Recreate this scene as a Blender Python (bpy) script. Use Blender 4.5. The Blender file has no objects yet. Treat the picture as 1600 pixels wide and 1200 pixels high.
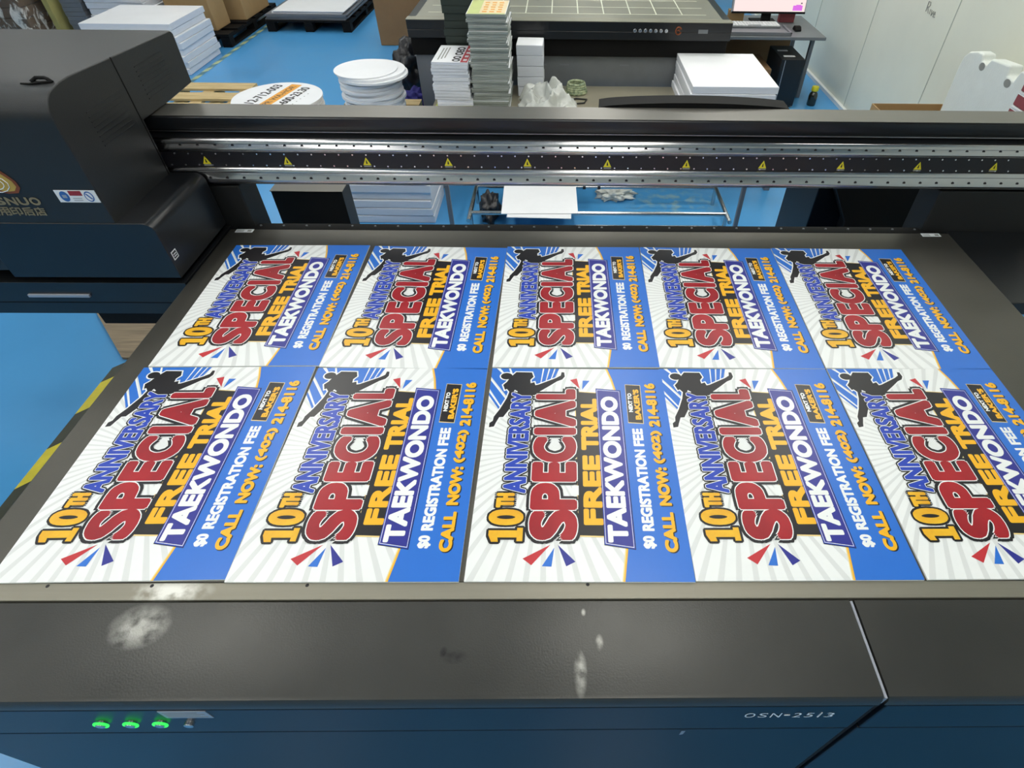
import bpy, bmesh, math, random
from mathutils import Vector, Matrix, noise
random.seed(7)
SC = bpy.context.scene
C = SC.collection
R = math.radians
B = 0.85                       # height of the printing bed above the floor

# ------------------------------------------------------------------ camera
cam_d = bpy.data.cameras.new('camera')
cam_d.sensor_width = 36.0
cam_d.lens = 893.147 * 36.0 / 1600.0
cam_d.shift_x = -90.306 / 1600.0
cam_d.clip_start = 0.02
cam = bpy.data.objects.new('camera', cam_d)
cam.location = (1.11668, -0.52246, 1.92816)
cam.rotation_euler = (R(44.8935), R(-0.70122), R(-0.51958))
C.objects.link(cam)
SC.camera = cam

# ------------------------------------------------------------------ world, exposure
w = bpy.data.worlds.new('world'); SC.world = w
w.use_nodes = True
w.node_tree.nodes['Background'].inputs[0].default_value = (0.75, 0.85, 0.9, 1)
w.node_tree.nodes['Background'].inputs[1].default_value = 0.3
SC.view_settings.view_transform = 'Standard'
SC.view_settings.look = 'None'
SC.view_settings.gamma = 1.0
SC.view_settings.use_curve_mapping = False
SC.view_settings.exposure = 0.0
try:
    SC.cycles.use_denoising = True
    SC.cycles.max_bounces = 8
    SC.cycles.sample_clamp_indirect = 6
except Exception:
    pass
LAMP = 8.9                     # emission of the ceiling panels

# ------------------------------------------------------------------ materials
def lin(h):
    h = h.lstrip('#')
    o = []
    for i in (0, 2, 4):
        c = int(h[i:i+2], 16) / 255.0
        o.append(c / 12.92 if c <= 0.04045 else ((c + 0.055) / 1.055) ** 2.4)
    return (o[0], o[1], o[2], 1.0)

def mat(name, col, rough=0.5, metal=0.0, var=0.0, scale=8.0, bump=0.0, bscale=60.0, coat=0.0, coat_r=0.1,
        stretch=None, spec=0.5, col2=None, trans=0.0, alpha=1.0, rvar=0.0):
    m = bpy.data.materials.new(name); m.use_nodes = True
    nt = m.node_tree; N = nt.nodes; L = nt.links
    b = N['Principled BSDF']
    c = lin(col) if isinstance(col, str) else col
    b.inputs['Base Color'].default_value = c
    b.inputs['Roughness'].default_value = rough
    b.inputs['Metallic'].default_value = metal
    b.inputs['Specular IOR Level'].default_value = spec
    b.inputs['Coat Weight'].default_value = coat
    b.inputs['Coat Roughness'].default_value = coat_r
    b.inputs['Transmission Weight'].default_value = trans
    b.inputs['Alpha'].default_value = alpha
    tc = N.new('ShaderNodeTexCoord')
    src = tc.outputs['Object']
    if stretch:
        mp = N.new('ShaderNodeMapping'); mp.inputs['Scale'].default_value = stretch
        L.new(src, mp.inputs[0]); src = mp.outputs[0]
    if var or col2 or rvar:
        n = N.new('ShaderNodeTexNoise'); n.inputs['Scale'].default_value = scale
        n.inputs['Detail'].default_value = 6; n.inputs['Roughness'].default_value = 0.6
        L.new(src, n.inputs['Vector'])
        if var or col2:
            r = N.new('ShaderNodeValToRGB')
            r.color_ramp.elements[0].position = 0.3; r.color_ramp.elements[1].position = 0.72
            if col2:
                r.color_ramp.elements[0].color = c; r.color_ramp.elements[1].color = lin(col2)
            else:
                r.color_ramp.elements[0].color = tuple(min(1, x * (1 - var)) for x in c[:3]) + (1,)
                r.color_ramp.elements[1].color = tuple(min(1, x * (1 + var)) for x in c[:3]) + (1,)
            L.new(n.outputs['Fac'], r.inputs[0]); L.new(r.outputs[0], b.inputs['Base Color'])
        if rvar:
            mr = N.new('ShaderNodeMapRange')
            mr.inputs[1].default_value = 0.3; mr.inputs[2].default_value = 0.7
            mr.inputs[3].default_value = max(0.02, rough - rvar); mr.inputs[4].default_value = min(1, rough + rvar)
            L.new(n.outputs['Fac'], mr.inputs[0]); L.new(mr.outputs[0], b.inputs['Roughness'])
    if bump:
        n2 = N.new('ShaderNodeTexNoise'); n2.inputs['Scale'].default_value = bscale; n2.inputs['Detail'].default_value = 4
        L.new(src, n2.inputs['Vector'])
        bp = N.new('ShaderNodeBump'); bp.inputs['Strength'].default_value = bump; bp.inputs['Distance'].default_value = 0.01
        L.new(n2.outputs['Fac'], bp.inputs['Height']); L.new(bp.outputs[0], b.inputs['Normal'])
    return m

def emit(name, col, s):
    m = bpy.data.materials.new(name); m.use_nodes = True
    b = m.node_tree.nodes['Principled BSDF']
    b.inputs['Base Color'].default_value = (0, 0, 0, 1)
    b.inputs['Emission Color'].default_value = lin(col); b.inputs['Emission Strength'].default_value = s
    b.inputs['Roughness'].default_value = 0.4
    return m

def stained(m, spots, col, thr=0.5, scale=40.0):
    """add scuffs with a shape of their own: ellipses (x, y, rx, ry) broken up by noise"""
    nt = m.node_tree; N = nt.nodes; L = nt.links; b = N['Principled BSDF']
    tc = N.new('ShaderNodeTexCoord'); n = N.new('ShaderNodeTexNoise')
    n.inputs['Scale'].default_value = scale; n.inputs['Detail'].default_value = 8
    L.new(tc.outputs['Object'], n.inputs['Vector'])
    acc = None
    for (x, y, rx, ry) in spots:
        mp = N.new('ShaderNodeMapping')
        mp.inputs['Location'].default_value = (-x / rx, -y / ry, 0)
        mp.inputs['Scale'].default_value = (1 / rx, 1 / ry, 0)
        L.new(tc.outputs['Object'], mp.inputs[0])
        le = N.new('ShaderNodeVectorMath'); le.operation = 'LENGTH'; L.new(mp.outputs[0], le.inputs[0])
        ma = N.new('ShaderNodeMapRange'); ma.inputs[1].default_value = 1.0; ma.inputs[2].default_value = 0.3
        L.new(le.outputs['Value'], ma.inputs[0])
        if acc is None: acc = ma.outputs[0]
        else:
            mx = N.new('ShaderNodeMath'); mx.operation = 'MAXIMUM'
            L.new(acc, mx.inputs[0]); L.new(ma.outputs[0], mx.inputs[1]); acc = mx.outputs[0]
    mul = N.new('ShaderNodeMath'); mul.operation = 'MULTIPLY'
    th = N.new('ShaderNodeMapRange'); th.inputs[1].default_value = thr - 0.1; th.inputs[2].default_value = thr + 0.12
    L.new(n.outputs['Fac'], th.inputs[0]); L.new(th.outputs[0], mul.inputs[0]); L.new(acc, mul.inputs[1])
    mix = N.new('ShaderNodeMix'); mix.data_type = 'RGBA'
    L.new(mul.outputs[0], mix.inputs[0])
    if b.inputs['Base Color'].links: L.new(b.inputs['Base Color'].links[0].from_socket, mix.inputs[6])
    else: mix.inputs[6].default_value = b.inputs['Base Color'].default_value
    mix.inputs[7].default_value = lin(col)
    L.new(mix.outputs[2], b.inputs['Base Color'])
    return m

M = {}
M['floor'] = stained(mat('blue_floor_paint', '#4a98d2', 0.34, var=0.06, scale=1.6, rvar=0.06, coat=0.1),
                     [(-0.6, 5.3, 0.35, 0.3), (1.9, 3.2, 0.4, 0.25), (-0.45, 5.9, 0.3, 0.4)], '#8fb3bf', 0.56, 16)
M['wall'] = mat('pale_green_wall_panel', '#dfe2d4', 0.4, var=0.05, scale=1.2)
M['wall_seam'] = mat('wall_seam', '#b4bbb0', 0.6, var=0.05)
M['ceil'] = mat('ceiling_white', '#b9bcb8', 0.8, var=0.03)
M['skirt'] = mat('white_skirting', '#dfe4e4', 0.4, var=0.03)
M['lamp'] = emit('lamp_panel', '#fdfbf3', LAMP)
M['white_metal'] = mat('white_painted_metal', '#d8d8d8', 0.4, var=0.02)
M['bed'] = mat('anodised_bed', '#5e5c56', 0.42, 0.72, var=0.1, scale=5, bump=0.04, bscale=220, rvar=0.06)
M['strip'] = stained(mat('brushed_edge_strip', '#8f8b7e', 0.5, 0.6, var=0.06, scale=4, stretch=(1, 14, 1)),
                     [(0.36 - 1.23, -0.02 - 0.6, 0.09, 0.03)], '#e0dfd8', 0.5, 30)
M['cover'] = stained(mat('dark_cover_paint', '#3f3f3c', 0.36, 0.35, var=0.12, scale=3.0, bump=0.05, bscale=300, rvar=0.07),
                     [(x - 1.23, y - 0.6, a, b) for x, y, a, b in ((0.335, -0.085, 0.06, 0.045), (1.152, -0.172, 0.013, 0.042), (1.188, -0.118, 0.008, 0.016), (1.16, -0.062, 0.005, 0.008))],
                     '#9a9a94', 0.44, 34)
stained(M['cover'], [(0.925 - 1.23, -0.142 - 0.6, 0.025, 0.014), (0.905 - 1.23, -0.135 - 0.6, 0.008, 0.012)], '#1b1b1b', 0.45, 30)
M['front'] = mat('gloss_front_panel', '#0d1520', 0.36, 0.0, var=0.1, scale=4, spec=0.3, bump=0.02, bscale=300)
M['black'] = mat('black_powder_coat', '#1f2021', 0.5, 0.0, var=0.15, scale=6, bump=0.08, bscale=400)
M['blackgloss'] = mat('black_satin_cover', '#191b1e', 0.29, 0.0, var=0.12, scale=5, bump=0.04, bscale=300)
M['hood'] = mat('hood_paint', '#1f2122', 0.42, 0.0, var=0.12, scale=5, bump=0.08, bscale=380)
M['dark'] = mat('deep_black', '#0b0b0c', 0.7, var=0.1, spec=0.2)
M['gap'] = mat('seam_gap', '#050506', 0.8, var=0.1)
M['lip'] = mat('beam_top_paint', '#6b6963', 0.35, 0.6, var=0.06, scale=4, stretch=(0.6, 6, 6))
M['chrome'] = mat('polished_rail', '#c9c8ca', 0.17, 1.0, var=0.04, scale=5, stretch=(0.5, 8, 8))
M['chrome_flat'] = mat('ground_rail', '#9d999b', 0.32, 1.0, var=0.08, scale=5, stretch=(0.5, 8, 8))
M['hole'] = mat('bolt_hole', '#17161a', 0.6, var=0.1)
M['bolt'] = mat('bolt_head', '#e6e6ea', 0.2, 0.9, var=0.02)
M['track'] = mat('black_track', '#1c1b20', 0.4, var=0.1)
M['yellow'] = mat('warning_yellow', '#d9cf2a', 0.5, var=0.04)
M['label'] = mat('label_white', '#dfe3e6', 0.5, var=0.03)
M['label_grey'] = mat('label_silver', '#a9adb5', 0.35, 0.4, var=0.04)
M['label_blue'] = mat('label_blue', '#2f62a6', 0.5, var=0.03)
M['label_red'] = mat('label_red', '#8d2530', 0.5, var=0.03)
M['gold'] = mat('logo_gold', '#c7a24a', 0.4, 0.3, var=0.1, scale=30)
M['goldtxt'] = mat('logo_letter_bronze', '#8d7f60', 0.45, 0.2, var=0.1, scale=30)
M['copper'] = mat('logo_copper', '#8a4a28', 0.4, 0.3, var=0.1, scale=30)
M['green_led'] = emit('green_led', '#35ff55', 1.6)
M['button'] = mat('steel_button', '#b9bcc0', 0.22, 0.9, var=0.04)
M['white_ink'] = mat('white_ink', '#e9edf2', 0.5, var=0.02)
M['steel'] = mat('stainless_tube', '#bfc3c4', 0.22, 1.0, var=0.05, scale=6)
M['paper'] = mat('white_board', '#eef0f4', 0.45, var=0.025, scale=5)
M['paper_edge'] = mat('board_edge_white', '#d9dde6', 0.6, var=0.06, scale=12, stretch=(1, 1, 30))
M['grey_edge'] = mat('corrugated_edge_grey', '#8d948f', 0.55, var=0.3, scale=30, stretch=(0.4, 0.4, 12))
M['green_edge'] = mat('dark_green_edge', '#25302a', 0.6, var=0.3, scale=16, stretch=(0.5, 0.5, 10))
M['lime'] = mat('lime_board', '#b9c25a', 0.5, var=0.08)
M['lime_top'] = mat('lime_print', '#c9d38c', 0.45, var=0.05)
M['peach'] = mat('peach_print', '#ead9b4', 0.45, var=0.06, scale=20)
M['ink'] = mat('black_ink', '#1d1c1e', 0.5, var=0.05)
M['greyink'] = mat('grey_ink', '#8b8d88', 0.5, var=0.05)
M['pinkred'] = mat('red_print', '#b8424a', 0.5, var=0.06)
M['orange'] = mat('orange_print', '#eba63a', 0.45, var=0.04)
M['wood'] = mat('pallet_wood', '#b39a6b', 0.7, col2='#d6c090', scale=6, stretch=(0.6, 6, 6), bump=0.2, bscale=60)
M['woodfloor'] = mat('worn_plywood', '#6f6351', 0.6, col2='#9c8a70', scale=7, stretch=(0.5, 7, 1), bump=0.1, bscale=50)
M['card'] = mat('cardboard', '#a98a5f', 0.75, var=0.08, scale=5)
M['card_dark'] = mat('brown_cardboard', '#8a6a48', 0.75, var=0.08, scale=5)
M['tape_y'] = mat('tape_yellow', '#cfc23a', 0.5, var=0.15, scale=14)
M['tape_k'] = mat('tape_black', '#3a3d32', 0.5, var=0.15, scale=14)
M['grey_metal'] = mat('grey_leg_paint', '#777a80', 0.45, 0.2, var=0.06)
M['grey_panel'] = mat('grey_apron', '#6e7276', 0.42, 0.1, var=0.08)
M['platform'] = mat('bare_steel_sheet', '#a8a28e', 0.36, 0.4, var=0.15, scale=2.5, rvar=0.08)
M['foam'] = mat('white_foam', '#d9ded9', 0.85, var=0.04, scale=6, bump=0.15, bscale=90)
M['screen'] = emit('lit_screen', '#ffe9e6', 1.0)
M['screen_p'] = emit('screen_magenta', '#e070e8', 1.0)
M['screen_k'] = emit('screen_icon', '#6b4a78', 0.6)
M['brick_red'] = mat('red_board', '#8f4148', 0.6, var=0.1, scale=10)
M['bottle'] = mat('dark_bottle', '#20241d', 0.15, var=0.1, coat=0.5)
M['pvc'] = mat('clear_plastic', '#dcdfda', 0.2, var=0.08, scale=14, alpha=0.62, coat=0.7, bump=0.5, bscale=30)
M['film'] = mat('stretch_film', '#efe9e0', 0.12, var=0.1, scale=8, alpha=0.36, coat=1.0, bump=1.0, bscale=16, stretch=(1, 2.2, 1))
_f = M['film'].node_tree
_n = _f.nodes.new('ShaderNodeTexNoise'); _n.inputs['Scale'].default_value = 9; _n.inputs['Detail'].default_value = 5; _n.inputs['Distortion'].default_value = 1.2
_r = _f.nodes.new('ShaderNodeMapRange'); _r.inputs[1].default_value = 0.52; _r.inputs[2].default_value = 0.66; _r.inputs[3].default_value = 0.06; _r.inputs[4].default_value = 0.85  # whitish opaque streaks stand in for the shine on the wrinkled film
_m = _f.nodes.new('ShaderNodeMapping'); _m.inputs['Scale'].default_value = (1.5, 1.5, 0.8); _m.inputs['Rotation'].default_value = (0.5, 0.7, 0.4)
_t = _f.nodes.new('ShaderNodeTexCoord'); _f.links.new(_t.outputs['Object'], _m.inputs[0]); _f.links.new(_m.outputs[0], _n.inputs['Vector'])
_f.links.new(_n.outputs['Fac'], _r.inputs[0]); _f.links.new(_r.outputs[0], _f.nodes['Principled BSDF'].inputs['Alpha'])
M['goods'] = mat('brown_goods', '#5f4a37', 0.7, var=0.15, scale=6)
M['blue_bag'] = mat('blue_fabric', '#2d2a7a', 0.8, var=0.2, scale=9)
M['dark_bag'] = mat('black_film', '#1b1c22', 0.35, var=0.2, bump=0.4, bscale=30)
M['tissue'] = mat('tissue', '#dfe3dd', 0.85, var=0.05)
M['coil'] = mat('green_white_coil', '#3f5a45', 0.5, col2='#c8d0a8', scale=45)
M['red_spot'] = mat('red_spot', '#a83c28', 0.5, var=0.05)
M['tape_faded'] = mat('tape_faded', '#a9b78c', 0.5, var=0.2, scale=14)
M['tape_faded_k'] = mat('tape_faded_dark', '#4d7a86', 0.5, var=0.2, scale=14)
M['khaki'] = mat('yellowish_board', '#a39c62', 0.6, var=0.1)
M['bed_far'] = mat('far_bed', '#8b8b7e', 0.38, 0.3, var=0.12, scale=4, rvar=0.06)
M['strip_far'] = mat('far_bed_strip', '#8d8c7c', 0.4, 0.3, var=0.05)
M['grid'] = mat('scribed_line', '#dfe3d0', 0.5, 0.2, var=0.04)
# sign inks
gl = dict(rough=0.36, var=0.015, scale=20, coat=0.1, coat_r=0.16)
M['s_white'] = mat('sign_white', '#eef1f0', **gl)
M['s_ray'] = mat('sign_ray_grey', '#dcdfde', **gl)
M['s_blue'] = mat('sign_blue', '#2870d0', **gl)
M['s_royal'] = mat('sign_royal', '#2142b4', **gl)
M['s_navy'] = mat('sign_navy', '#2a2f8f', **gl)
M['s_red'] = mat('sign_red', '#b01c26', rough=0.34, col2='#8a1420', scale=7, coat=0.1, coat_r=0.16)
M['s_tri'] = mat('sign_triangle_red', '#c22f36', **gl)
M['s_black'] = mat('sign_black', '#151318', **gl)
M['s_gold'] = mat('sign_gold', '#f3b61e', **gl)
M['s_gold2'] = mat('sign_gold_shaded', '#f5c52c', rough=0.34, col2='#d9931a', scale=14, coat=0.1, coat_r=0.16)
M['s_pale'] = mat('sign_pale_gold', '#f0d58c', **gl)

# ------------------------------------------------------------------ mesh builder
class MB:
    def __init__(s): s.v = []; s.f = []; s.m = []
    def add(s, vs, fs, m=0, T=None):
        o = len(s.v)
        s.v += [tuple(T @ Vector(p)) if T else tuple(p) for p in vs]
        for f in fs: s.f.append(tuple(i + o for i in f)); s.m.append(m)
        return s
    def box(s, x0, x1, y0, y1, z0, z1, m=0, T=None):
        vs = [(x0,y0,z0),(x1,y0,z0),(x1,y1,z0),(x0,y1,z0),(x0,y0,z1),(x1,y0,z1),(x1,y1,z1),(x0,y1,z1)]
        return s.add(vs, [(0,3,2,1),(4,5,6,7),(0,1,5,4),(1,2,6,5),(2,3,7,6),(3,0,4,7)], m, T)
    def prism(s, poly, axis, a0, a1, m=0, T=None):
        """poly of 2D points in the two other axes (x: y,z / y: x,z / z: x,y), extruded along axis"""
        def P(p, a):
            return {'x': (a, p[0], p[1]), 'y': (p[0], a, p[1]), 'z': (p[0], p[1], a)}[axis]
        n = len(poly)
        ar = sum(poly[i][0]*poly[(i+1)%n][1] - poly[(i+1)%n][0]*poly[i][1] for i in range(n))
        if (ar < 0) != (axis == 'y'): poly = poly[::-1]
        vs = [P(p, a0) for p in poly] + [P(p, a1) for p in poly]
        fs = [tuple(range(n - 1, -1, -1)), tuple(range(n, 2 * n))]
        for i in range(n):
            j = (i + 1) % n; fs.append((i, j, n + j, n + i))
        return s.add(vs, fs, m, T)
    def cyl(s, p0, p1, r, n=20, m=0, r1=None, T=None, caps=True):
        p0 = Vector(p0); p1 = Vector(p1); d = (p1 - p0).normalized()
        a = d.orthogonal().normalized(); b = d.cross(a)
        r1 = r if r1 is None else r1
        vs = []
        for c, q in ((p0, r), (p1, r1)):
            for i in range(n):
                t = 2 * math.pi * i / n
                vs.append(c + a * math.cos(t) * q + b * math.sin(t) * q)
        fs = [(i, (i+1) % n, n + (i+1) % n, n + i) for i in range(n)]
        if caps: fs += [tuple(range(n-1, -1, -1)), tuple(range(n, 2*n))]
        return s.add(vs, fs, m, T)
    def tube(s, pts, r, n=10, m=0, closed=False, T=None):
        P = [Vector(p) for p in pts]; k = len(P); vs = []; fs = []
        a = None
        for i in range(k):
            if closed: d = (P[(i+1) % k] - P[i-1]).normalized()
            else: d = (P[min(i+1, k-1)] - P[max(i-1, 0)]).normalized()
            a = d.orthogonal().normalized() if a is None else (a - d * a.dot(d)).normalized()
            b = d.cross(a)
            for j in range(n):
                t = 2 * math.pi * j / n
                vs.append(P[i] + a * math.cos(t) * r + b * math.sin(t) * r)
        for i in range(k if closed else k - 1):
            i2 = (i + 1) % k
            for j in range(n):
                j2 = (j + 1) % n
                fs.append((i*n+j, i*n+j2, i2*n+j2, i2*n+j))
        if not closed: fs += [tuple(range(n-1, -1, -1)), tuple(range((k-1)*n, k*n))]
        return s.add(vs, fs, m, T)
    def lathe(s, prof, c, n=24, m=0):
        vs = []; k = len(prof)
        for r, z in prof:
            for i in range(n):
                t = 2 * math.pi * i / n
                vs.append((c[0] + r*math.cos(t), c[1] + r*math.sin(t), c[2] + z))
        fs = []
        for a in range(k-1):
            for i in range(n):
                j = (i+1) % n
                fs.append((a*n+i, a*n+j, (a+1)*n+j, (a+1)*n+i))
        fs += [tuple(range(n-1, -1, -1)), tuple(range((k-1)*n, k*n))]
        return s.add(vs, fs, m)
    def build(s, name, mats, parent=None, bevel=0.0, smooth=True, seg=2):
        me = bpy.data.meshes.new(name)
        org = ORG.get(parent.name, Vector((0, 0, 0))) if parent else Vector((0, 0, 0))
        me.from_pydata([tuple(Vector(p) - org) for p in s.v], [], s.f)
        if isinstance(mats, str): mats = [mats]
        for k in mats: me.materials.append(M[k])
        me.polygons.foreach_set('material_index', s.m)
        me.update()
        if smooth and hasattr(me, 'set_sharp_from_angle'):
            me.polygons.foreach_set('use_smooth', [True] * len(me.polygons))
            me.set_sharp_from_angle(angle=R(35))
        o = bpy.data.objects.new(name, me); C.objects.link(o)
        if parent: o.parent = parent; ORG[o.name] = org
        else: ORG[o.name] = Vector((0, 0, 0))
        if bevel:
            b = o.modifiers.new('bevel', 'BEVEL'); b.width = bevel; b.segments = seg; b.limit_method = 'ANGLE'; b.angle_limit = R(40)
            b.harden_normals = True
        return o
ORG = {}

def tag(o, label, cat, group=None, kind=None):
    if label: o['label'] = label
    if cat: o['category'] = cat
    if group: o['group'] = group
    if kind: o['kind'] = kind
    return o
def thing(name, label, cat, loc=(0, 0, 0), group=None):
    o = bpy.data.objects.new(name, None); o.empty_display_size = 0.1
    o.location = loc; C.objects.link(o); ORG[o.name] = Vector(loc)
    return tag(o, label, cat, group)
def struct(o, label=None):
    o['kind'] = 'structure'
    if label: o['label'] = label
    return o
def copy_tree(o, parent=None):
    c = o.copy(); C.objects.link(c)
    if parent: c.parent = parent
    for ch in list(o.children): copy_tree(ch, c)
    return c

# ------------------------------------------------------------------ lettering (built-in font outlines, filled flat)
_gc = {}
def glyphs(text):
    if text not in _gc:
        cu = bpy.data.curves.new('t', 'FONT'); cu.body = text
        ob = bpy.data.objects.new('t', cu); C.objects.link(ob)
        dg = bpy.context.evaluated_depsgraph_get(); dg.update()
        tc = ob.evaluated_get(dg).to_curve(dg)
        S = []
        for sp in tc.splines:
            if sp.type == 'BEZIER':
                S.append([(p.co.xy.copy(), p.handle_left.xy.copy(), p.handle_right.xy.copy()) for p in sp.bezier_points])
            else:
                S.append([(Vector(p.co[:2]),) * 3 for p in sp.points])
        bpy.data.objects.remove(ob); bpy.data.curves.remove(cu)
        _gc[text] = S
    return _gc[text]
def area(sp):
    n = len(sp)
    return sum(sp[i][0].x * sp[(i+1) % n][0].y - sp[(i+1) % n][0].x * sp[i][0].y for i in range(n))
def fit(text, x0, x1, y0, y1, slant=0.0):
    """outlines of the text scaled to a 2D box (u: along the baseline, v: up)"""
    S = glyphs(text)
    xs = [p[0].x for s in S for p in s]; ys = [p[0].y for s in S for p in s]
    ax, bx, ay, by = min(xs), max(xs), min(ys), max(ys)
    def f(q):
        v = y0 + (q.y - ay) / (by - ay) * (y1 - y0)
        return Vector((x0 + (q.x - ax) / (bx - ax) * (x1 - x0) + slant * (v - y0), v))
    return [[tuple(f(q) for q in p) for p in s] for s in S]
def fill(splines, off=0.0, holes=True, res=5):
    if not holes and splines:
        big = max(splines, key=lambda s: abs(area(s))); sg = area(big) > 0
        splines = [s for s in splines if (area(s) > 0) == sg]
    cu = bpy.data.curves.new('f', 'CURVE'); cu.dimensions = '2D'; cu.fill_mode = 'BOTH'; cu.resolution_u = res; cu.offset = off
    for s in splines:
        sp = cu.splines.new('BEZIER'); sp.bezier_points.add(len(s) - 1); sp.use_cyclic_u = True
        for bp, p in zip(sp.bezier_points, s):
            bp.handle_left_type = bp.handle_right_type = 'FREE'
            bp.co = (p[0].x, p[0].y, 0); bp.handle_left = (p[1].x, p[1].y, 0); bp.handle_right = (p[2].x, p[2].y, 0)
    ob = bpy.data.objects.new('f', cu); C.objects.link(ob)
    dg = bpy.context.evaluated_depsgraph_get(); dg.update()
    me = ob.evaluated_get(dg).to_mesh()
    V = [(v.co.x, v.co.y) for v in me.vertices]; F = [tuple(p.vertices) for p in me.polygons]
    ob.evaluated_get(dg).to_mesh_clear()
    bpy.data.objects.remove(ob); bpy.data.curves.remove(cu)
    return V, F
def polyspl(pts):
    P = [Vector(p) for p in pts]
    if sum(P[i].x*P[(i+1) % len(P)].y - P[(i+1) % len(P)].x*P[i].y for i in range(len(P))) > 0: P = P[::-1]
    return [[(p, p, p) for p in P]]
def ell(cx, cy, rx, ry, n=16):
    return [(cx + rx*math.cos(2*math.pi*i/n), cy + ry*math.sin(2*math.pi*i/n)) for i in range(n)]
def bold(mb, splines, r, fn, m=0, holes=True, rv=None, sq=True, nrm=(0, 0, 2e-6)):
    """heavier lettering: the filled glyphs repeated around a small ring"""
    V, F = fill(splines, 0.0, holes)
    rv = r if rv is None else rv
    D = [(0, 0)]
    if r > 0:
        for k in range(12):
            a = 2*math.pi*k/12; x, y = math.cos(a), math.sin(a)
            if sq:
                q = max(abs(x), abs(y)); q = 0.35 + 0.65*q
                x /= q; y /= q
            D.append((x*r, y*rv))
    if r > 0.004: D += [(x*0.5, y*0.5) for x, y in D[1:]]
    for k, (dx, dy) in enumerate(D):
        mb.add([Vector(fn(u + dx, v + dy)) + k*Vector(nrm) for u, v in V], F, m)
def put(mb, VF, fn, m=0):
    """place flat geometry with fn(u, v) -> xyz"""
    V, F = VF
    if F: mb.add([fn(*p) for p in V], F, m)

# ------------------------------------------------------------------ the room
mb = MB(); mb.box(-8, 3.72, -5, 12, -0.06, 0.0); struct(mb.build('floor', 'floor', smooth=False))
mb = MB(); mb.box(-8, 3.72, -5, 12, 3.3, 3.36); struct(mb.build('ceiling', 'ceil', smooth=False))
mb = MB(); mb.box(3.72, 3.82, -5, 12, 0, 3.3)
for y in (-2.6, -0.7, 1.2, 2.45, 3.85, 5.0, 6.2, 8.0): mb.box(3.7165, 3.72, y - 0.003, y + 0.003, 0.0, 3.3, 1)
wr = struct(mb.build('wall_right', ['wall', 'wall_seam'], smooth=False))
mb = MB(); mb.box(-8.1, -8, -5, 12, 0, 3.3); struct(mb.build('wall_left', 'wall', smooth=False))
mb = MB(); mb.box(-8, 3.72, 12, 12.1, 0, 3.3); struct(mb.build('wall_back', 'wall', smooth=False))
mb = MB(); mb.box(-8, 3.72, -5.1, -5, 0, 3.3); struct(mb.build('wall_front', 'wall', smooth=False))
mb = MB(); mb.box(3.69, 3.72, -5, 12, 0, 0.03); struct(mb.build('baseboard_right', 'skirt'))

# handwriting on the wall: pencilled letters
wm = MB()
def wl(pts):
    wm.tube([(3.717, 4.235 - a * 0.15, 0.945 + b * 0.065 - a * 0.012) for a, b in pts], 0.0024, 6)
wl([(0.05, 0.0), (0.02, 0.9)]); wl([(0.02, 0.9), (0.2, 0.95), (0.27, 0.7), (0.2, 0.5), (0.05, 0.45)]); wl([(0.1, 0.45), (0.32, 0.0)])
wl([(0.42, 0.45), (0.45, 0.0)]); wl([(0.55, 0.45), (0.64, 0.0), (0.75, 0.48)]); wl([(0.8, 0.25), (0.95, 0.3), (0.9, 0.5), (0.8, 0.3), (0.85, 0.02), (1.0, 0.1)])
tag(wm.build('wall_writing', 'greyink'), 'small grey handwriting scrawled on the pale green wall', 'writing')

# ceiling lamps; the short row by the right wall is added to brighten it
lamp0 = None
for ix, x in enumerate((-3.2, -0.85, 1.5, 2.95)):
    for iy, y in enumerate((-3.2, -1.3, 0.6, 2.6, 4.7, 6.8, 8.9)):
        if ix == 3 and not 2 < y < 7: continue
        if lamp0 is None:
            o = lamp0 = thing('ceiling_light', '', 'ceiling light', (0, 0, 3.3))
            m_ = MB(); m_.box(-0.31, 0.31, -0.61, 0.61, 3.262, 3.3); m_.build('frame', 'white_metal', o)
            m_ = MB(); m_.box(-0.29, 0.29, -0.59, 0.59, 3.258, 3.262); m_.build('diffuser', 'lamp', o, smooth=False)
        else: o = copy_tree(lamp0)
        o.location = (x, y, 3.3)
        tag(o, 'square-edged white ceiling panel lamp, one of the rows overhead, wall-side row added for light', 'ceiling light', 'ceiling panel lamps overhead')

# hazard tape on the floor
def hazard(name, label, x0, x1, y0, y1, p, mats=('tape_y', 'tape_k')):
    m_ = MB(); y = y0; k = 0
    wd = x1 - x0
    while y < y1:
        q = min(y + p, y1)
        m_.add([(x0, y, 0.0015), (x1, y + wd, 0.0015), (x1, q + wd, 0.0015), (x0, q, 0.0015)], [(0, 1, 2, 3)], k % 2)
        y = q; k += 1
    return tag(m_.build(name, list(mats), smooth=False), label, 'floor tape')
hazard('hazard_tape', 'yellow and black striped floor tape beside the left edge of the printer', -1.05, -0.985, -1.2, 1.5, 0.2)
hazard('hazard_tape', 'faded striped floor tape running past the stacked white boards at the back', -2.55, -2.50, 4.9, 8.6, 0.12, ('tape_faded', 'tape_faded_k'))

# worn plywood on the floor at the left of the printer
mb = MB(); mb.prism([(-1.37, 1.93), (-1.03, 1.56), (-0.2, 1.5), (-0.2, 2.6), (-1.37, 2.6)], 'z', 0.002, 0.016)
tag(mb.build('plywood_sheet', 'woodfloor'), 'worn brown plywood sheet on the floor left of the printer', 'plywood')

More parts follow.
